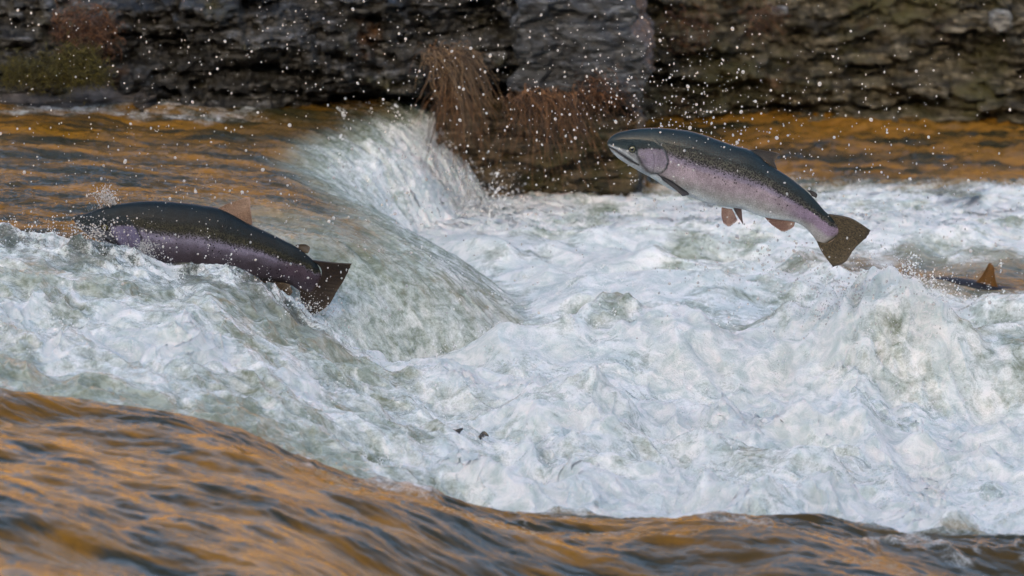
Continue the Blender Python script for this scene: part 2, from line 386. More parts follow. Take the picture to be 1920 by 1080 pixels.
M_rock_block = mat_rock('grey_rock', (.026, .026, .026), (.062, .065, .069), (.145, .151, .160), 0)
M_rock_brown = mat_rock('mossy_rock', (.045, .032, .013), (.12, .080, .038), (.22, .165, .11), .42, (.055, .048, .008))
M_rock_bank = mat_rock('layered_bank', (.042, .034, .016), (.088, .074, .044), (.23, .20, .145), .46, (.055, .05, .014))
rock_l = rock_sheet('rock_wall', -2.6, .05, -.45, .34, lambda x: 2.32 + .07 * (x + 1.0) + .03 * np.sin(x * 4), M_rock_dark, 100, .125, .075,
                    over=lambda x, z: -.16 * sstep(.10, -.04, z) * sstep(-.75, -.35, x) - .05 * sstep(.0, -.06, z))
tag(rock_l, 'long dark layered rock wall behind the left waterfall', 'rock')
rock_b = rock_sheet('rock_block', .02, .335, .055, .36, lambda x: 2.24 + .16 * np.abs(x - .12), M_rock_block, 140, .060, .13, depth=1.5)
for v in rock_b.data.vertices: v.co.x = .178 + (v.co.x - .178) * (1.16 - .62 * max(0, v.co.z + .02)) + .03 * (.2 - v.co.z) + .022 * math.sin(v.co.z * 23) * math.sin(v.co.z * 61 + v.co.x * 4)
tag(rock_b, 'smoother blue grey rock block jutting over the hanging brown grass', 'rock')
rock_u = rock_sheet('rock_ledge', -.20, .335, -.45, .055, lambda x: 2.34 + .10 * (x - .05) ** 2, M_rock_brown, 160, .07, .07, depth=1.2,
                    over=lambda x, z: -.13 * sstep(-.06, .03, z))
tag(rock_u, 'low brown mossy rock ledge between the white falls and the leaping fish', 'rock')
rock_s = rock_sheet('rock_slab', -1.9, -.93, -.2, .045, lambda x: 2.12 + .05 * (x + 1.0), mat_rock('brown_slab', (.05, .042, .036), (.10, .085, .075), (.17, .15, .14), .2), 180, .035, .05, depth=.5)
tag(rock_s, 'flat low brown rock slab at the water edge under the moss', 'rock')
rock_r = rock_sheet('rock_bank', -.3, 4.2, -.5, .25, lambda x: 3.42 + .05 * np.sin(x * 3) + .02 * x, M_rock_bank, 200, .095, .042, dx=.007,
                    over=lambda x, z: -.25 * (z + .25))
tag(rock_r, 'long thinly layered brown rock bank behind the leaping fish', 'rock')

def stone(name, loc, r, mat, seed, label):
    nu, nv = 40, 24
    u = np.linspace(0, 2 * math.pi, nu, endpoint=False); v = np.linspace(0.02, math.pi - .02, nv)
    Vv, U = np.meshgrid(v, u, indexing='ij')
    D = np.stack([np.sin(Vv) * np.cos(U), np.sin(Vv) * np.sin(U), np.cos(Vv)], -1)
    q = np.sign(D) * np.abs(D) ** .72
    n = 1 + .22 * fbm(D[..., 0] * 1.7 + D[..., 2] * 1.3, D[..., 1] * 1.7 + seed, 4, seed)
    V = (q * n[..., None] * np.array(r)).reshape(-1, 3)
    o = np_mesh(name, V, grid_faces(nv, nu, True)[:, ::-1], mat); o.location = loc
    return tag(o, label, 'stone')
M_stone = mat_rock('pale_stone', (.16, .15, .13), (.30, .29, .26), (.42, .41, .38), 0, sc=2)
stone('stone', P(1876, 38, 3.28), (.030, .05, .030), M_stone, 301, 'pale square stone on the bank near the top right corner')
stone('stone', P(1145, 30, 2.9), (.014, .03, .012), M_stone, 302, 'tiny pale pebble beside the grey rock block edge')
stone('stone', P(1198, 155, 2.9), (.016, .03, .018), M_stone, 303, 'small pale stone low between the grey block and the layered bank')
stone('stone', P(1462, 20, 3.25), (.022, .04, .011), M_stone, 304, 'small flat pale stone high on the layered bank above the leaping fish')

# ------------------------------------------------------------------ strands: grass, roots, moss
def strands(name, roots, dirs, lens, sag, rad, mat, segs=9, curl=.012, parent=None, seed=0):
    """many thin curved blades in ONE clump"""
    g = np.random.default_rng(seed); N = len(roots)
    roots = np.asarray(roots); dirs = np.asarray(dirs) / np.linalg.norm(dirs, axis=1)[:, None]
    t = np.linspace(0, 1, segs)[None, :, None]
    L = np.asarray(lens)[:, None, None]
    pos = roots[:, None, :] + dirs[:, None, :] * L * t + np.array([0, 0, -1.]) * np.asarray(sag)[:, None, None] * L * t ** 2
    ph = g.uniform(0, 6.28, (N, 1, 3)); pos = pos + curl * np.sin(ph + t * g.uniform(2, 7, (N, 1, 3))) * t
    rr = rad * (1 - .75 * t) * g.uniform(.6, 1.4, (N, 1, 1))
    V = []
    for k in range(3):
        a = k * 2.094
        V.append(pos + rr * np.array([math.cos(a), math.sin(a) * .7, math.sin(a)]))
    V = np.stack(V, 2).reshape(-1, 3)
    F = grid_faces(segs, 3, True); F = (F[None] + (np.arange(N) * segs * 3)[:, None, None]).reshape(-1, 4)
    o = np_mesh(name, V, F, mat, parent)
    a = o.data.attributes.new('tint', 'FLOAT', 'POINT')
    a.data.foreach_set('value', np.repeat(g.uniform(0, 1, N), segs * 3).astype(np.float32))
    return o
M_straw = mat_strand('dry_straw', (.045, .022, .008), (.24, .145, .068))
M_root = mat_strand('brown_roots', (.030, .014, .005), (.21, .095, .030))
M_moss = mat_strand('olive_moss', (.030, .024, .004), (.13, .105, .012))
M_tuft = mat_strand('rust_grass', (.022, .010, .004), (.19, .080, .028))
def clump(name, px0, px1, py0, Y, n, ln, lean, sag, mat, label, cat, seed, rad=.0013, spread=.05, dz=.03):
    g = np.random.default_rng(seed)
    a = P(px0, py0, Y); b = P(px1, py0, Y)
    u = g.uniform(0, 1, n)
    roots = a + (b - a) * u[:, None] + g.normal(0, 1, (n, 3)) * np.array([.012, .02, dz])
    dirs = np.array(lean) + g.normal(0, .35, (n, 3)) * np.array([1, .6, .5])
    o = strands(name, roots, dirs, g.uniform(.35, 1.15, n) * ln * (.45 + .55 * np.sin(math.pi * u)) * (1 + .3 * pn(u * 7, 0 * u, seed)), g.uniform(.6, 1.3, n) * sag, rad, mat, seed=seed)
    return tag(o, label, cat)
clump('hanging_grass', 800, 884, 100, 2.14, 190, .135, (.42, -.50, -.02), 1.0, M_straw, 'pale straw grass tuft hanging from the rock over the white falls', 'grass', 401, rad=.0017, dz=.016)
clump('hanging_grass', 815, 885, 140, 2.16, 160, .16, (.15, -.3, -.4), .8, M_root, 'dark brown grass strands trailing below the straw tuft', 'grass', 402)
clump('hanging_grass', 950, 1085, 178, 2.16, 230, .15, (.30, -.45, -.30), .9, M_root, 'wide curtain of brown roots hanging under the grey rock block', 'grass', 403, rad=.0016, dz=.010)
clump('hanging_grass', 1085, 1170, 165, 2.22, 140, .07, (.2, -.5, .0), .8, M_tuft, 'short rusty roots in the dark recess right of the brown curtain', 'grass', 404, dz=.025)
clump('grass_tuft', 105, 205, 60, 2.10, 520, .085, (.15, -.5, .55), .9, M_tuft, 'rust brown grass tuft on the dark rock near the top left', 'grass', 405, dz=.035)
clump('moss_cushion', 10, 200, 135, 2.02, 1500, .045, (.1, -.6, .5), .8, M_moss, 'olive green moss cushion on the ledge below the rusty tuft', 'moss', 406, dz=.02)
clump('moss_cushion', 110, 175, 108, 2.04, 500, .045, (.1, -.6, .5), .8, M_moss, 'small golden moss cushion right under the rusty tuft', 'moss', 407, dz=.018)
clump('dry_stems', 1190, 1215, 105, 2.9, 6, .13, (.4, -.1, .9), .1, M_straw, 'few thin dry stems leaning in the gap right of the grey block', 'grass', 408, rad=.0012)
clump('grass_tuft', 1400, 1470, 30, 3.2, 90, .07, (.2, -.5, .2), .7, M_tuft, 'sparse brown grass tuft on the layered bank above the leaping fish', 'grass', 409)
clump('grass_tuft', 1240, 1330, 40, 3.2, 90, .07, (.2, -.5, .1), .8, M_tuft, 'brown dry grass high on the bank beside the grey block', 'grass', 410)

# ------------------------------------------------------------------ fish
Z2 = lambda x, y: (1100 + x * 580 / 1920, 200 + y * 326 / 1079)
Z1 = lambda x, y: (100 + x * 600 / 1917, 330 + y * 338 / 1080)
PAIR_A = [((126,222),(131,240)),((140,198),(150,272)),((180,168),(172,297)),((250,148),(200,324)),((330,136),(258,360)),((430,132),(333,404)),((540,140),(415,448)),
          ((640,152),(500,502)),((740,180),(590,542)),((830,212),(690,577)),((920,243),(800,608)),((1000,263),(880,623)),((1060,298),(950,632)),((1120,348),(1010,652)),
          ((1180,388),(1065,674)),((1250,432),(1130,691)),((1310,478),(1200,702)),((1370,528),(1270,712)),((1430,592),(1320,728)),((1480,650),(1362,756)),((1530,690),(1404,803)),((1568,736),(1440,846)),((1580,790),(1490,850))]
PAIR_B = [((118,250),(124,268)),((140,232),(145,300)),((195,226),(185,335)),((270,196),(240,370)),((340,178),(305,402)),((430,163),(385,447)),((520,152),(480,500)),
          ((620,150),(580,545)),((720,156),(690,575)),((820,165),(790,592)),((900,177),(880,600)),((985,192),(960,605)),((1080,235),(1040,610)),((1180,290),(1110,615)),
          ((1260,327),(1175,620)),((1330,360),(1235,625)),((1390,390),(1290,630)),((1440,415),(1345,633)),((1490,448),(1395,643)),((1540,490),(1435,660)),((1580,528),(1478,690)),((1602,575),(1515,705)),((1608,620),(1550,706))]
def catmull(pts, n):
    pts = np.asarray(pts, float); m = len(pts); t = np.linspace(0, m - 1, n); i = np.clip(t.astype(int), 0, m - 2); f = (t - i)[:, None]
    g = lambda k: pts[np.clip(k, 0, m - 1)]
    p0, p1, p2, p3 = g(i - 1), g(i), g(i + 1), g(i + 2)
    return .5 * (2*p1 + (p2 - p0)*f + (2*p0 - 5*p1 + 4*p2 - p3)*f**2 + (3*p1 - p0 - 3*p2 + p3)*f**3)
def seg_dist(x, y, pl):
    d = np.full(x.shape, 1e9)
    for (ax, ay), (bx, by) in zip(pl[:-1], pl[1:]):
        t = np.clip(((x - ax) * (bx - ax) + (y - ay) * (by - ay)) / ((bx - ax) ** 2 + (by - ay) ** 2), 0, 1)
        d = np.minimum(d, np.hypot(x - ax - t * (bx - ax), y - ay - t * (by - ay)))
    return d
def inside(x, y, poly):
    c = np.zeros(x.shape, bool); n = len(poly)
    for i in range(n):
        (x1, y1), (x2, y2) = poly[i], poly[(i + 1) % n]
        cond = ((y1 > y) != (y2 > y)) & (x < (x2 - x1) * (y - y1) / (y2 - y1 + 1e-9) + x1); c ^= cond
    return c
GILL = [(470,238),(492,262),(508,320),(497,368),(462,402),(400,412)]
PREOP = [(398,248),(414,290),(419,340),(410,398)]
CHEEK = [(312,250),(340,242),(400,240),(470,244),(492,268),(506,322),(494,368),(458,400),(398,404),(362,392),(340,360),(322,318),(310,290)]
GAPE = [(136,246),(180,268),(230,300),(280,332),(322,352)]
MAXIL = [(140,238),(190,252),(240,278),(290,318),(326,352),(334,372)]
JAW = [(131,240),(150,272),(195,316),(250,352),(300,382),(340,382),(325,360),(270,338),(200,292),(150,256)]
BAND = [(250,250),(310,243),(490,268),(640,318),(800,366),(950,412),(1100,468),(1250,552),(1380,636),(1470,700),(1520,742)]
def fish_material(name, spot_col, fine, coat=.32):
    t = NT(name); co = t.coord(); c = t.attr('skin').outputs['Color']; s = t.sep(t.attr('mark').outputs['Color'])   # R small flank spots, G dense dark speckle
    n1 = t.noise(co, 38, 6, .6); n2 = t.noise(co, 420, 3, .7); sv = t.noise(co, 190, 3, .6)
    v1 = t.voro(co, 135); v2 = t.voro(co, 300)
    c = t.mix(t.ramp(n1, .32, .68), t.mix(1.0, c, (.78, .78, .78), 'MULTIPLY'), t.mix(1.0, c, (1.18, 1.18, 1.2), 'MULTIPLY'))
    c = t.mix(t.math('MULTIPLY', t.ramp(n2, .4, .75), fine * 3), c, t.mix(1.0, c, (1.9, 1.9, 1.95), 'MULTIPLY'))
    c = t.mix(t.math('MULTIPLY', t.ramp(n2, .5, .25), .35), c, (.02, .02, .022))
    sp1 = t.math('MULTIPLY', t.ramp(v1, .30, .18), t.ramp(s[0], .05, .4)); sp1 = t.math('MULTIPLY', sp1, t.ramp(t.noise(co, 60, 2, .5), .62, .40, 0, 1))
    sp2 = t.math('MULTIPLY', t.ramp(t.math('MULTIPLY_ADD', sv, -.75, t.math('ADD', v2, .05)), .34, .04), s[1])
    c = t.mix(sp1, c, spot_col); c = t.mix(t.math('MULTIPLY', sp2, .92), c, spot_col)
    t.set('Base Color', c); t.set('Roughness', .40); t.set('IOR', 1.36); t.set('Specular IOR Level', .32)
    t.set('Coat Weight', coat); t.set('Coat Roughness', .12); t.set('Coat IOR', 1.33)
    t.set('Normal', t.bump(t.voro(co, 480), .42, .002))
    return t.m
def fin_material(name, a, b, edge, spots=0.0):
    t = NT(name); f = t.attr('fin').outputs['Vector']; x = t.n('ShaderNodeSeparateXYZ'); t.put(x.inputs[0], f)
    co = t.coord()
    ray = t.noise(t.scale(f, (95, 9, 1)), 1, 3, .6); n = t.noise(t.scale(f, (60, 22, 1)), 1, 4, .7)
    c = t.mix(t.ramp(ray, .38, .62), a, b)
    c = t.mix(t.math('MULTIPLY', t.ramp(n, .45, .62), .5), c, tuple(v * .4 for v in a))
    c = t.mix(t.ramp(x.outputs[1], .80, 1.0), c, edge)
    if spots: c = t.mix(t.math('MULTIPLY', t.ramp(t.voro(co, 230), .36, .2), spots), c, (.008, .008, .007))
    t.set('Base Color', c); t.set('Roughness', .4); t.set('Normal', t.bump(ray, .25, .002))
    t.set('Coat Weight', .08); t.set('Specular IOR Level', .3)
    return t.m
def make_fin(name, rows, zf, Y, y0, y1, mat, parent, org, thick=.0022, nr=64, nc=28, ragged=.0):
    """rows: polylines from the fin's base to its edge (each a list of measured points)"""
    Rw = np.stack([catmull(r, nr) for r in rows], 0)                     # rows, nr, 2
    if len(rows) == 2: Rw = np.stack([Rw[0], .5 * (Rw[0] + Rw[1]), Rw[1]], 0)
    G = np.stack([catmull(Rw[:, j], nc) for j in range(nr)], 0)           # nr, nc, 2
    g = np.random.default_rng(len(name) * 13 + nr)
    if ragged: G[:, :, :] = G[:, :1] + (G - G[:, :1]) * (1 - ragged * np.abs(pn(np.linspace(0, 9, nr), np.zeros(nr), 77)))[:, None, None]
    pts = np.zeros((nr, nc, 3)); t = np.linspace(0, 1, nc)
    for i in range(nr):
        for j in range(nc):
            pts[i, j] = P(*zf(*G[i, j]), Y)
    ray = .00025 * np.sin(np.linspace(0, 1, nr) * 2 * math.pi * 15)[:, None] * t[None, :]
    wave = .004 * np.sin(np.linspace(0, 1, nr) * 5)[:, None] * t[None, :]
    yy = Y + y0 + (y1 - y0) * t[None, :] ** 1.2 + ray + wave
    th = thick * (1 - .75 * t)[None, :] * np.minimum(1, np.minimum(np.arange(nr), nr - 1 - np.arange(nr))[:, None] / 2. + .15)
    A = pts.copy(); B = pts.copy(); A[..., 1] = yy - th; B[..., 1] = yy + th
    V = np.concatenate([A.reshape(-1, 3), B.reshape(-1, 3)]) - org
    F = grid_faces(nr, nc); n = nr * nc; Fb = F[:, ::-1] + n
    idx = np.arange(n).reshape(nr, nc); loop = np.concatenate([idx[0], idx[1:, -1], idx[-1, -2::-1], idx[-2:0:-1, 0]])
    l2 = np.roll(loop, -1); Fs = np.stack([loop, l2, l2 + n, loop + n], -1)
    o = np_mesh(name, V, np.concatenate([F, Fb, Fs]), mat, parent)
    u = np.repeat(np.linspace(0, 1, nr), nc); v = np.tile(t, nr); fv = np.stack([u, v, 0 * u], -1)
    attr_vec(o, 'fin', np.concatenate([fv, fv]))
    return o
def fish_body(pairs, zf, Y, mat, parent, org, pal, half=.47, ns=420, na=176, wetcalm=1.0):
    T = catmull([p[0] for p in pairs], ns); B = catmull([p[1] for p in pairs], ns)
    TA = catmull([p[0] for p in PAIR_A], ns); BA = catmull([p[1] for p in PAIR_A], ns)
    i = np.linspace(0, 22, ns)
    T3 = np.array([P(*zf(*p), Y) for p in T]); B3 = np.array([P(*zf(*p), Y) for p in B])
    ph = np.linspace(0, 2 * math.pi, na, endpoint=False)
    f = (1 - np.cos(ph)) / 2
    f = f + .05 * np.sin(2 * ph) * 0
    ctr = .5 * (T3 + B3); ax = .5 * (T3 - B3)
    hh = np.linalg.norm(ax, axis=1)
    ratio = np.interp(i, [0, 1, 3, 6, 10, 14, 18, 20, 21.3, 22], [.75, .60, .50, .50, .52, .48, .38, .24, .07, .02]) * half / .5
    ssn = np.sin(ph); sh = np.sign(ssn) * np.abs(ssn) ** .92
    wide = 1 + .10 * (np.cos(ph) * -.3)                                    # fullest a little below the middle
    # side position in the measured frame of the right-hand fish (markings are laid out there)
    QX = TA[:, None, 0] + (BA - TA)[:, None, 0] * f[None]; QY = TA[:, None, 1] + (BA - TA)[:, None, 1] * f[None]
    I = i[:, None] + 0 * f[None]; Fv = f[None] + 0 * I
    wobx = QX + 5 * pn(QX / 30, QY / 30, 21); woby = QY + 5 * pn(QX / 30, QY / 30, 22)
    dg = seg_dist(QX, QY, GILL); dp = seg_dist(QX, QY, PREOP); dm = seg_dist(QX, QY, GAPE); dx = seg_dist(QX, QY, MAXIL)
    inch = inside(QX, QY, CHEEK); injaw = inside(QX, QY, JAW)
    head = sstep(505, 460, QX + .3 * (QY - 250))
    de = np.hypot(QX - 283, QY - 255)
    # relief
    rel = -.0022 * np.exp(-(dm / 5) ** 2) + .0013 * np.exp(-(dx / 9) ** 2) * sstep(6, 10, dm) - .0012 * np.exp(-(dp / 4) ** 2)
    inner = inside(QX, QY, [(x, y) for x, y in GILL] + [(300,380),(300,200),(430,190)])
    rel = rel + np.where(inner, .0022 * np.exp(-(dg / 40) ** 2), 0) - .0020 * np.exp(-(dg / 5) ** 2)
    rel = rel - .0022 * np.exp(-((de - 21) / 5) ** 2) - .001 * (de < 20)
    side = np.abs(ssn)[None] ** .5
    rel = rel * side
    V = ctr[:, None, :] + ax[:, None, :] * np.cos(ph)[None, :, None]
    V = V + np.array([0, -1., 0]) * ((hh * ratio)[:, None] * sh[None] * wide[None] + rel * np.sign(ssn)[None])[..., None]
    V[-1] = V[-1].mean(0)
    F = grid_faces(ns, na, True)
    cap = ctr[0] + (ctr[0] - ctr[3]) * .10
    Vf = np.concatenate([V.reshape(-1, 3), cap[None]]) - org
    o = np_mesh('body', Vf, F, mat, parent)
    me = o.data
    # close the snout
    import bmesh
    bm = bmesh.new(); bm.from_mesh(me); bm.verts.ensure_lookup_table()
    cv = bm.verts[len(Vf) - 1]
    for j in range(na): 
        fc = bm.faces.new((cv, bm.verts[(j + 1) % na], bm.verts[j])); fc.smooth = True
    bm.normal_update(); bmesh.ops.recalc_face_normals(bm, faces=bm.faces); bm.to_mesh(me); bm.free()
    # skin colours (the animal's own pattern)
    by = np.interp(wobx, [p[0] for p in BAND], [p[1] for p in BAND])
    d = woby - by                                                        # below the dark band is positive
    hgt = np.hypot(*(BA - TA).T)[:, None]
    dn = d / hgt
    mixc = lambda a, b, t: a * (1 - t[..., None]) + np.array(b) * t[..., None]
    col = np.zeros((*QX.shape, 3)) + np.array(pal['back'])
    top = sstep(.02, .30, Fv)
    col = mixc(col, pal['back2'], top)
    col = mixc(col, pal['band'], sstep(-.20, -.10, dn) * sstep(1.5, 5.5, I))
    col = mixc(col, pal['side'], sstep(-.06, .07, dn + .03 * pn(QX / 14, QY / 14, 23)))
    col = mixc(col, pal['pink'], sstep(.06, .16, dn) * sstep(.62, .25, np.abs(dn - .22) / .5) * sstep(5, 7.5, I))
    col = mixc(col, pal['silver'], sstep(pal.get('s0', .24), pal.get('s0', .24) + .22, dn) * sstep(5, 8, I))
    col = mixc(col, pal['tailside'], sstep(15, 18, I) * sstep(.0, .05, dn) * sstep(.62, .35, dn))
    col = mixc(col, pal['belly'], sstep(.80, .97, Fv) * sstep(20, 17, I))
    hd = sstep(6.2, 5.2, I)
    # head
    hc = np.zeros_like(col) + np.array(pal['back'])
    hc = mixc(hc, pal['back2'], sstep(215, 245, QY))
    hc = mixc(hc, pal['grey'], sstep(-6, 6, QY - np.interp(QX, [130, 260, 330, 420], [238, 262, 300, 330])) * (QX < 420))
    hc = mixc(hc, pal['throat'], sstep(372, 400, QY - .25 * (QX - 340)) * sstep(280, 330, QX))
    hc = mixc(hc, pal['lip'], injaw * 1.0)
    hc = mixc(hc, pal['lip'], np.exp(-(dx / 7) ** 2))
    hc = mixc(hc, pal['cheek'], np.where(inch, 1., 0.) * sstep(0, 16, np.where(inch, seg_dist(QX, QY, CHEEK + CHEEK[:1]), 0)))
    hc = mixc(hc, pal['silver'], np.where(inch, .55 * sstep(330, 395, QY) + .35 * sstep(.1, .7, pn(QX / 26, QY / 26, 31)), 0))
    hc = mixc(hc, pal['grey'], np.exp(-((de - 24) / 5) ** 2) * (QY > 265) * .8)
    low = (QX > 318) & (QX < 420)
    hc = mixc(hc, pal['dark'], np.exp(-(seg_dist(QX, QY, [(318,300),(345,352),(380,392),(430,412)]) / 11) ** 2) * .75)
    hsel = np.where(inner | (QX < 395), 1., 0.)
    hsel = sstep(.2, .8, hsel)
    col = mixc(col, [0, 0, 0], hsel * 1.0) + hc * hsel[..., None]
    dk = np.maximum.reduce([np.exp(-(dm / 8) ** 2) * 1., np.exp(-(dg / 5.5) ** 2) * (.42 + .40 * pn(QX / 20, QY / 20, 27)), np.exp(-(dp / 2.6) ** 2) * .55, (de < 25) * .9,
                            np.exp(-(seg_dist(QX, QY, [(440,408),(480,428),(530,452)]) / 7) ** 2) * .9])
    for k, (sx, sy) in enumerate([(318,243),(340,240),(352,248),(368,243),(392,243),(420,246),(450,250)]):
        dk = np.maximum(dk, .9 * (np.hypot(QX - sx, (QY - sy) * 1.3) < 6.5))
    col = mixc(col, pal['dark'], dk)
    caud = sstep(21.2, 21.9, I)
    col = mixc(col, pal['taild'], caud)
    spk = sstep(-.34, -.08, dn) * sstep(.09, .0, dn) * sstep(4.5, 7, I) + .35 * sstep(-.5, -.3, dn) * sstep(.0, -.2, dn) * sstep(4.5, 7, I)
    spt = sstep(.0, .02, dn) * sstep(.26 , .10, dn + .0) * sstep(6.2, 6.8, I)
    spt = np.maximum(spt, sstep(14, 17, I) * sstep(-.1, 0, dn) * sstep(.55, .3, dn))
    cc = np.concatenate([col.reshape(-1, 3), col.reshape(-1, 3)[:1]])
    mk = np.stack([spt, np.clip(spk, 0, 1) * (1 - hsel), 0 * spt], -1).reshape(-1, 3); mk = np.concatenate([mk, mk[:1] * 0])
    attr_col(o, 'skin', np.clip(cc, 0, 1)); attr_col(o, 'mark', mk)
    # flank point helper
    def at(qx, qy):
        k = np.argmin((QX[:, :na // 2] - qx) ** 2 + (QY[:, :na // 2] - qy) ** 2); a, b = np.unravel_index(k, (ns, na // 2))
        return V[a, b], a, b
    return o, at, V
def ball(name, c, r, mat, parent, org, flat=(1, .45, 1)):
    nu, nv = 32, 18
    u = np.linspace(0, 2 * math.pi, nu, endpoint=False); v = np.linspace(.001, math.pi - .001, nv)
    Vv, U = np.meshgrid(v, u, indexing='ij')
    D = np.stack([np.sin(Vv) * np.cos(U), np.cos(Vv), np.sin(Vv) * np.sin(U)], -1) * r * np.array(flat)
    return np_mesh(name, D.reshape(-1, 3) + c - org, grid_faces(nv, nu, True), mat, parent)
def eye_mat(name, c, rough=.08):
    t = NT(name); n = t.noise(t.coord(), 300, 3, .6); t.set('Base Color', t.mix(n, tuple(x * .5 for x in c), c)); t.set('Roughness', rough); t.set('Coat Weight', 1.0); return t.m
M_iris = eye_mat('iris', (.16, .15, .05)); M_pupil = eye_mat('pupil', (.004, .004, .004), .04)
PAL_A = dict(back=(.008, .020, .027), back2=(.024, .037, .040), band=(.075, .075, .060), side=(.215, .19, .255), pink=(.30, .25, .28), silver=(.275, .27, .265), tailside=(.225, .175, .24), belly=(.46, .50, .50),
             grey=(.17, .18, .19), throat=(.28, .32, .34), lip=(.32, .35, .37), cheek=(.19, .166, .218), dark=(.018, .018, .022), taild=(.05, .045, .032))
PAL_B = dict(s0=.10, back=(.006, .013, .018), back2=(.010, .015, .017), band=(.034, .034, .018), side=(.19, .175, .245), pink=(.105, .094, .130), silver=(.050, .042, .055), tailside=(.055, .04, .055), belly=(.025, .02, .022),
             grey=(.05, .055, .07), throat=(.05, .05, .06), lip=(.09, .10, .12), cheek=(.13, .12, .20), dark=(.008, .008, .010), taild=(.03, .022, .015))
def make_fish(name, label, pairs, zf, Y, pal, fins, mats, half=.47):
    org = P(*zf(*(np.array(pairs[11][0]) * .5 + np.array(pairs[11][1]) * .5)), Y)
    root = bpy.data.objects.new(name, None); C.objects.link(root); root.location = org; root.empty_display_size = .05
    tag(root, label, 'fish')
    body, at, V = fish_body(pairs, zf, Y, mats['skin'], root, org, pal, half)
    c, a, b = at(283, 255)
    for sgn in (1, -1):
        cc = c.copy(); cc[1] = Y + sgn * (cc[1] - Y) 
        e = ball('eye', cc + np.array([0, -sgn * .0006, 0]), .0068, M_iris, root, org)
        ball('pupil', cc + np.array([-.0003, -sgn * .0024, 0]), .0044, M_pupil, e, org, (1, .42, 1))
    for fn in fins:
        nm, rows, y0, y1, m = fn[:5]
        make_fin(nm, rows, zf, Y, y0, y1, mats[m], root, org, **(fn[5] if len(fn) > 5 else {}))
    return root
mats_a = dict(skin=fish_material('trout_skin', (.012, .012, .014), .16),
              tail=fin_material('trout_tail', (.035, .028, .016), (.125, .095, .055), (.05, .04, .03), .8),
              dorsal=fin_material('trout_dorsal', (.014, .013, .012), (.050, .042, .036), (.10, .078, .062), .4),
              lower=fin_material('trout_lower_fin', (.10, .055, .042), (.26, .16, .13), (.34, .27, .24)),
              pect=fin_material('trout_side_fin', (.010, .011, .016), (.035, .038, .048), (.02, .02, .026)))
fins_a = [
    ('tail_fin', [[(1500,664),(1545,720),(1562,775),(1540,818),(1490,845),(1425,832)], [(1640,690),(1655,760),(1640,830),(1595,880),(1545,920),(1462,905)], [(1762,765),(1738,810),(1692,850),(1652,892),(1605,958),(1528,990)]], 0, -.006, 'tail', dict(thick=.006, ragged=.03)),
    ('dorsal_fin', [[(1008,268),(1060,298),(1120,345),(1182,392)], [(1065,268),(1100,290),(1125,325),(1182,386)], [(1120,278),(1200,294),(1170,335),(1180,380)]], 0, .004, 'dorsal', dict(ragged=.12)),
    ('adipose_fin', [[(1368,520),(1385,535),(1398,556)], [(1392,520),(1410,536),(1412,560)], [(1408,526),(1432,545),(1424,566)]], 0, 0, 'dorsal', dict(nr=24, nc=14)),
    ('pectoral_fin', [[(440,408),(458,424),(470,442)], [(520,440),(535,466),(540,492)], [(592,486),(632,522),(590,532)]], -.026, -.040, 'pect', dict(thick=.0025)),
    ('pectoral_fin', [[(690,572),(700,576),(710,580)], [(752,590),(762,597),(768,600)], [(800,596),(836,612),(812,616)]], .02, .03, 'pect', dict(nr=24, nc=14)),
    ('pelvic_fin', [[(835,612),(868,620),(900,624)], [(834,665),(875,672),(918,655)], [(846,706),(882,724),(932,682)]], -.022, -.040, 'lower', dict(ragged=.08)),
    ('pelvic_fin', [[(905,622),(932,626),(962,628)], [(925,668),(948,672),(966,668)], [(952,715),(976,750),(968,705)]], .015, .03, 'lower', dict(nr=32)),
    ('anal_fin', [[(1104,684),(1200,700),(1294,712)], [(1128,712),(1210,738),(1290,728)], [(1158,738),(1220,775),(1282,742)]], 0, -.006, 'lower', dict(ragged=.10)),
]
make_fish('trout', 'large pink flanked trout leaping clear of the foam on the right', PAIR_A, Z2, 0.0, PAL_A, fins_a, mats_a)
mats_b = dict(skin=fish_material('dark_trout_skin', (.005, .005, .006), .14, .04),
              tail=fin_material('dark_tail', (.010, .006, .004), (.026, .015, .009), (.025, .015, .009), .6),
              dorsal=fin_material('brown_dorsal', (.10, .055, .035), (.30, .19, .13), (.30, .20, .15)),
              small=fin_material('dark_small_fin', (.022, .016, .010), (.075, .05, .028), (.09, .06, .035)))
fins_b = [
    ('tail_fin', [[(1548,500),(1600,545),(1606,600),(1580,655),(1540,695),(1470,660)], [(1670,514),(1690,560),(1670,620),(1630,680),(1590,740),(1490,765)], [(1790,520),(1768,570),(1738,628),(1698,690),(1648,770),(1534,842)]], 0, -.008, 'tail', dict(thick=.006, ragged=.03)),
    ('dorsal_fin', [[(985,192),(1060,225),(1120,258),(1188,294)], [(1040,168),(1100,185),(1150,215),(1190,288)], [(1100,150),(1172,131),(1180,185),(1193,280)]], 0, .006, 'dorsal', dict(ragged=.06)),
    ('adipose_fin', [[(1448,412),(1470,432),(1490,455)], [(1485,408),(1502,428),(1508,460)], [(1512,410),(1538,430),(1526,462)]], 0, 0, 'small', dict(nr=24, nc=14)),
    ('anal_fin', [[(1250,610),(1330,622),(1412,640)], [(1262,660),(1350,690),(1428,668)], [(1300,700),(1368,758),(1436,690)]], 0, -.008, 'small', dict(ragged=.06)),
]
make_fish('trout', 'dark purple trout climbing the left fall with its belly in the splash', PAIR_B, Z1, .27, PAL_B, fins_b, mats_b)
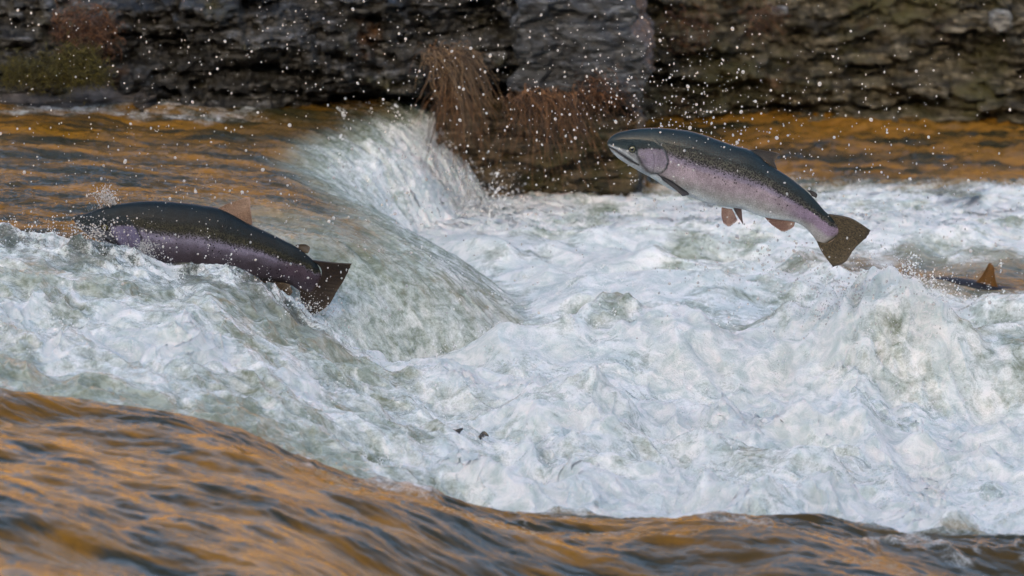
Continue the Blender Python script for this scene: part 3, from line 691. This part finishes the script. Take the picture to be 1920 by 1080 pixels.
# a third fish, only its back and a fin above the water at the right
def sunk_fish():
    org = P(1800, 540, 1.2)
    root = bpy.data.objects.new('trout', None); C.objects.link(root); root.location = org
    tag(root, 'mostly sunken dark fish at the right edge with a brown fin breaking the surface', 'fish')
    top = [(1725,534),(1760,528),(1810,531),(1860,541),(1910,551),(1960,566)]; bot = [(1730,552),(1760,566),(1810,576),(1860,584),(1910,588),(1950,590)]
    T = np.array([P(x, y, 1.2) for x, y in catmull(top, 80)]); B = np.array([P(x, y, 1.2) for x, y in catmull(bot, 80)])
    ph = np.linspace(0, 2 * math.pi, 40, endpoint=False); ct = .5 * (T + B); ax = .5 * (T - B); hh = np.linalg.norm(ax, axis=1)
    V = ct[:, None] + ax[:, None] * np.cos(ph)[None, :, None]; V[..., 1] -= (hh * 1.1)[:, None] * np.sin(ph)[None]
    V[0] = V[0].mean(0); V[-1] = V[-1].mean(0)
    o = np_mesh('body', V.reshape(-1, 3) - org, grid_faces(80, 40, True), mats_b['skin'], root)
    attr_col(o, 'skin', np.tile([[.02, .022, .03]], (3200, 1))); attr_col(o, 'mark', np.tile([[.0, .5, 0.]], (3200, 1)))
    root.location.z = water_z(1.10, 1.17) - .002
    m = fin_material('brown_back_fin', (.09, .042, .010), (.19, .09, .022), (.13, .065, .02))
    make_fin('dorsal_fin', [[(1812,552),(1845,556),(1876,556)], [(1838,526),(1852,530),(1866,532)], [(1853,500),(1859,501),(1863,508)]], lambda x, y: (x, y), 1.2, -.01, -.014, m, root, org, nr=24, nc=14)
sunk_fish()

# ------------------------------------------------------------------ droplets and spray
def ico(sub):
    import bmesh
    bm = bmesh.new(); bmesh.ops.create_icosphere(bm, subdivisions=sub, radius=1)
    V = np.array([v.co[:] for v in bm.verts]); F = np.array([[v.index for v in f.verts] for f in bm.faces]); bm.free(); return V, F
def mat_drop():
    t = NT('water_drop'); n = t.noise(t.coord(), 3, 3, .5)
    t.set('Base Color', t.mix(n, (.80, .82, .82), (.97, .95, .92))); t.set('Roughness', .05); t.set('IOR', 1.33)
    t.set('Transmission Weight', .55)
    return t.m
M_drop = mat_drop()
g = np.random.default_rng(99)
def cloud(n, c, s, yr):
    """n points around the pixel-free world centre c"""
    p = g.normal(0, 1, (n, 3)) * np.array(s) + np.array(c); p[:, 1] = g.uniform(*yr, n); return p
def W(px, py, Y=.2): return P(px, py, Y)
pts = [cloud(1100, W(330, 110), (.42, .3, .14), (-.6, 1.5)), cloud(500, W(820, 120), (.30, .3, .14), (-.6, 1.5)), cloud(900, W(1230, 210), (.16, .3, .11), (-.2, .5)),
       cloud(600, W(1420, 180), (.30, .3, .14), (-.3, .6)), cloud(500, W(1560, 330), (.26, .3, .12), (-.3, .5)), cloud(250, W(1640, 470), (.16, .2, .05), (-.3, .4)),
       cloud(500, W(400, 430), (.28, .2, .10), (-.05, .16)), cloud(250, W(560, 560), (.12, .2, .06), (-.05, .16)), cloud(500, W(860, 340), (.22, .3, .10), (0, .9)),
       cloud(350, W(1450, 440), (.10, .1, .03), (-.2, .1)), cloud(400, W(1600, 560), (.25, .3, .05), (.2, .5)), cloud(200, W(200, 280), (.2, .3, .08), (0, .5))]
pts = np.concatenate(pts)
pts = pts[g.random(len(pts)) < .62]
rad = .0007 + .0016 * g.random(len(pts)) ** 2 + .0026 * g.random(len(pts)) ** 10
ok = np.array([p[2] > water_z(p[0], p[1]) + .03 for p in pts]); pts, rad = pts[ok], rad[ok]
order = np.argsort(-rad); pts, rad = pts[order], rad[order]
IV, IF = ico(2)
dm = bpy.data.meshes.new('water_droplet'); dm.from_pydata(IV.tolist(), [], IF.tolist()); dm.materials.append(M_drop)
dm.polygons.foreach_set('use_smooth', np.ones(len(IF), bool))
first = bpy.data.objects.new('water_droplet', dm)
for k in range(300):
    o = first if k == 0 else first.copy()
    C.objects.link(o); o.location = pts[k]; r = rad[k] * 1.05
    o.scale = (r * g.uniform(.85, 1.1), r, r * g.uniform(.85, 1.25)); o.rotation_euler = (0, g.uniform(-.8, .8), 0)
    tag(o, 'round clear water droplet flying in the air above the river', 'water droplet', 'water droplets thrown up by the fish and falls')
def drops_mesh(name, p, r, sub=1, stretch=None):
    V, F = ico(sub); N = len(p)
    s = np.ones((N, 3)) if stretch is None else stretch
    VV = (V[None] * (r[:, None, None] * s[:, None, :]) + p[:, None, :]).reshape(-1, 3)
    FF = (F[None] + (np.arange(N) * len(V))[:, None, None]).reshape(-1, 3)
    return np_mesh(name, VV, FF, M_drop)
ns_ = len(pts) - 300; sp_ = drops_mesh('spray', pts[300:], rad[300:], 1, np.stack([g.uniform(.7, 1.5, ns_), np.ones(ns_), g.uniform(.7, 1.9, ns_)], -1))
tag(sp_, kind='stuff')
# white plume thrown up over the head of the left fish, and beads along the torn wave tops
def plume(name, src, n, vel, spread, size, seed, tmax=.16):
    gg = np.random.default_rng(seed); t = gg.uniform(0, tmax, n)[:, None]
    v = np.array(vel) + gg.normal(0, 1, (n, 3)) * np.array(spread)
    p = np.array(src) + gg.normal(0, .006, (n, 3)) + v * t + np.array([0, 0, -4.9]) * t ** 2
    r = size * (.25 + gg.random(n) ** 3)
    return tag(drops_mesh(name, p, r, 1), kind='stuff')
plume('splash_plume', P(215, 388, .28), 800, (-.30, -.05, .75), (.10, .12, .14), .0019, 501, .12)
plume('splash_beads', P(1640, 565, .40), 1400, (.0, -.1, .55), (1.0, .3, .35), .0026, 502, .14)
plume('splash_beads', P(560, 585, .10), 700, (.25, -.1, .4), (.9, .3, .35), .0022, 503, .12)
plume('splash_beads', P(180, 440, .06), 700, (.0, -.1, .4), (1.0, .3, .35), .0022, 504, .12)
plume('splash_beads', P(880, 370, 2.1), 900, (.5, -.3, .5), (.6, .4, .5), .0030, 505, .16)

# fine torn spray: ragged clusters of tiny white drops hanging just over the churned water
t_ = NT('white_spray'); t_.set('Base Color', (.90, .91, .91)); t_.set('Roughness', .25); t_.set('IOR', 1.33); t_.set('Transmission Weight', .12); M_spray = t_.m
def foam_spray(nc, per, x0, x1, y0, y1, hgt, size, seed, spread=.009, up=1.0):
    gg = np.random.default_rng(seed); x = gg.uniform(x0, x1, nc); y = gg.uniform(y0, y1, nc)
    H, fo, *_ = base_water(x, y)
    keep = (gg.random(nc) < np.clip(fo * 1.3 - .05, 0, 1)) & (fbm(x * 6, y * 4, 3, seed) + .40 > gg.random(nc) * 1.0)
    x, y = x[keep], y[keep]; m = len(x)
    big = gg.uniform(.4, 1.6, m); lift = gg.exponential(1, m) * hgt * (1 + 1.6 * sstep(0, .8, fbm(x * 3, y * 3, 2, seed + 4)))
    ax = np.stack([gg.normal(0, 1, m), gg.normal(0, .6, m), np.abs(gg.normal(0, 1, m)) * up], -1)       # each cluster is drawn out one way
    t = gg.normal(0, 1, (m, per, 1)); p = ax[:, None] * t * spread * big[:, None, None] * 1.1 + gg.normal(0, 1, (m, per, 3)) * spread * .45 * big[:, None, None]
    p = p.reshape(-1, 3); p[:, 0] += np.repeat(x, per); p[:, 1] += np.repeat(y, per)
    Hs = base_water(p[:, 0], p[:, 1])[0]; p[:, 2] = Hs + np.maximum(p[:, 2] + np.repeat(lift, per), -.002)
    r = size * (.35 + gg.random(len(p)) ** 3 * 1.3)
    o = drops_mesh('foam_spray', p, r, 1, np.stack([gg.uniform(.8, 1.3, len(p)), np.ones(len(p)), gg.uniform(.8, 1.5, len(p))], -1))
    o.data.materials[0] = M_spray; return tag(o, kind='stuff')
foam_spray(2600, 14, -.25, 1.3, -1.12, 1.0, .010, .0013, 601)
foam_spray(1500, 14, -1.3, -.2, -1.10, .10, .009, .0012, 602)
foam_spray(500, 14, -.5, .1, 1.7, 2.4, .02, .0018, 603)
foam_spray(500, 22, .62, 1.06, .25, .55, .022, .0014, 604, .012, 1.6)
foam_spray(420, 18, -1.2, -.35, -.05, .16, .010, .0012, 605, .010, 1.5)
def dark_scrap(px, py, Y, L, seed, label):  # small dark sheet added where the foam has a dark hole, identity unknown
    nu, nv = 24, 10; u = np.linspace(0, 1, nu)[:, None]; v = np.linspace(-1, 1, nv)[None]
    wd = .38 * np.sin(math.pi * u ** .8) * (1 + .35 * pn(u * 6, 0 * u, seed))
    X = (u - .5) * L + 0 * v; Yv = v * wd * L * .6; Z = v * wd * L * .6 + .25 * L * np.sin(u * 4 + seed) + .12 * L * v ** 2
    c = P(px, py, Y); V = np.stack([X, Yv, Z], -1).reshape(-1, 3); n = len(V)
    F = grid_faces(nu, nv); o = np_mesh('dark_scrap', np.concatenate([V, V + [0, .0012, -.0012]]), np.concatenate([F, F[:, ::-1] + n]), M_scrap)
    o.location = (c[0], c[1], water_z(c[0], c[1]) + .012); return tag(o, label, 'leaf')
t_ = NT('dark_scrap_mat'); t_.set('Base Color', t_.mix(t_.noise(t_.coord(), 120, 4, .6), (.008, .007, .006), (.035, .025, .015))); t_.set('Roughness', .25); M_scrap = t_.m
dark_scrap(855, 817, -.62, .030, 3, 'curled dark scrap marking a dark hole in the lower white foam')
dark_scrap(905, 812, -.60, .026, 5, 'flat thin dark scrap marking the dark hole beside the curled one')

plume('splash_plume', P(270, 468, .14), 700, (.05, -.10, .38), (.28, .10, .18), .0018, 512, .10)
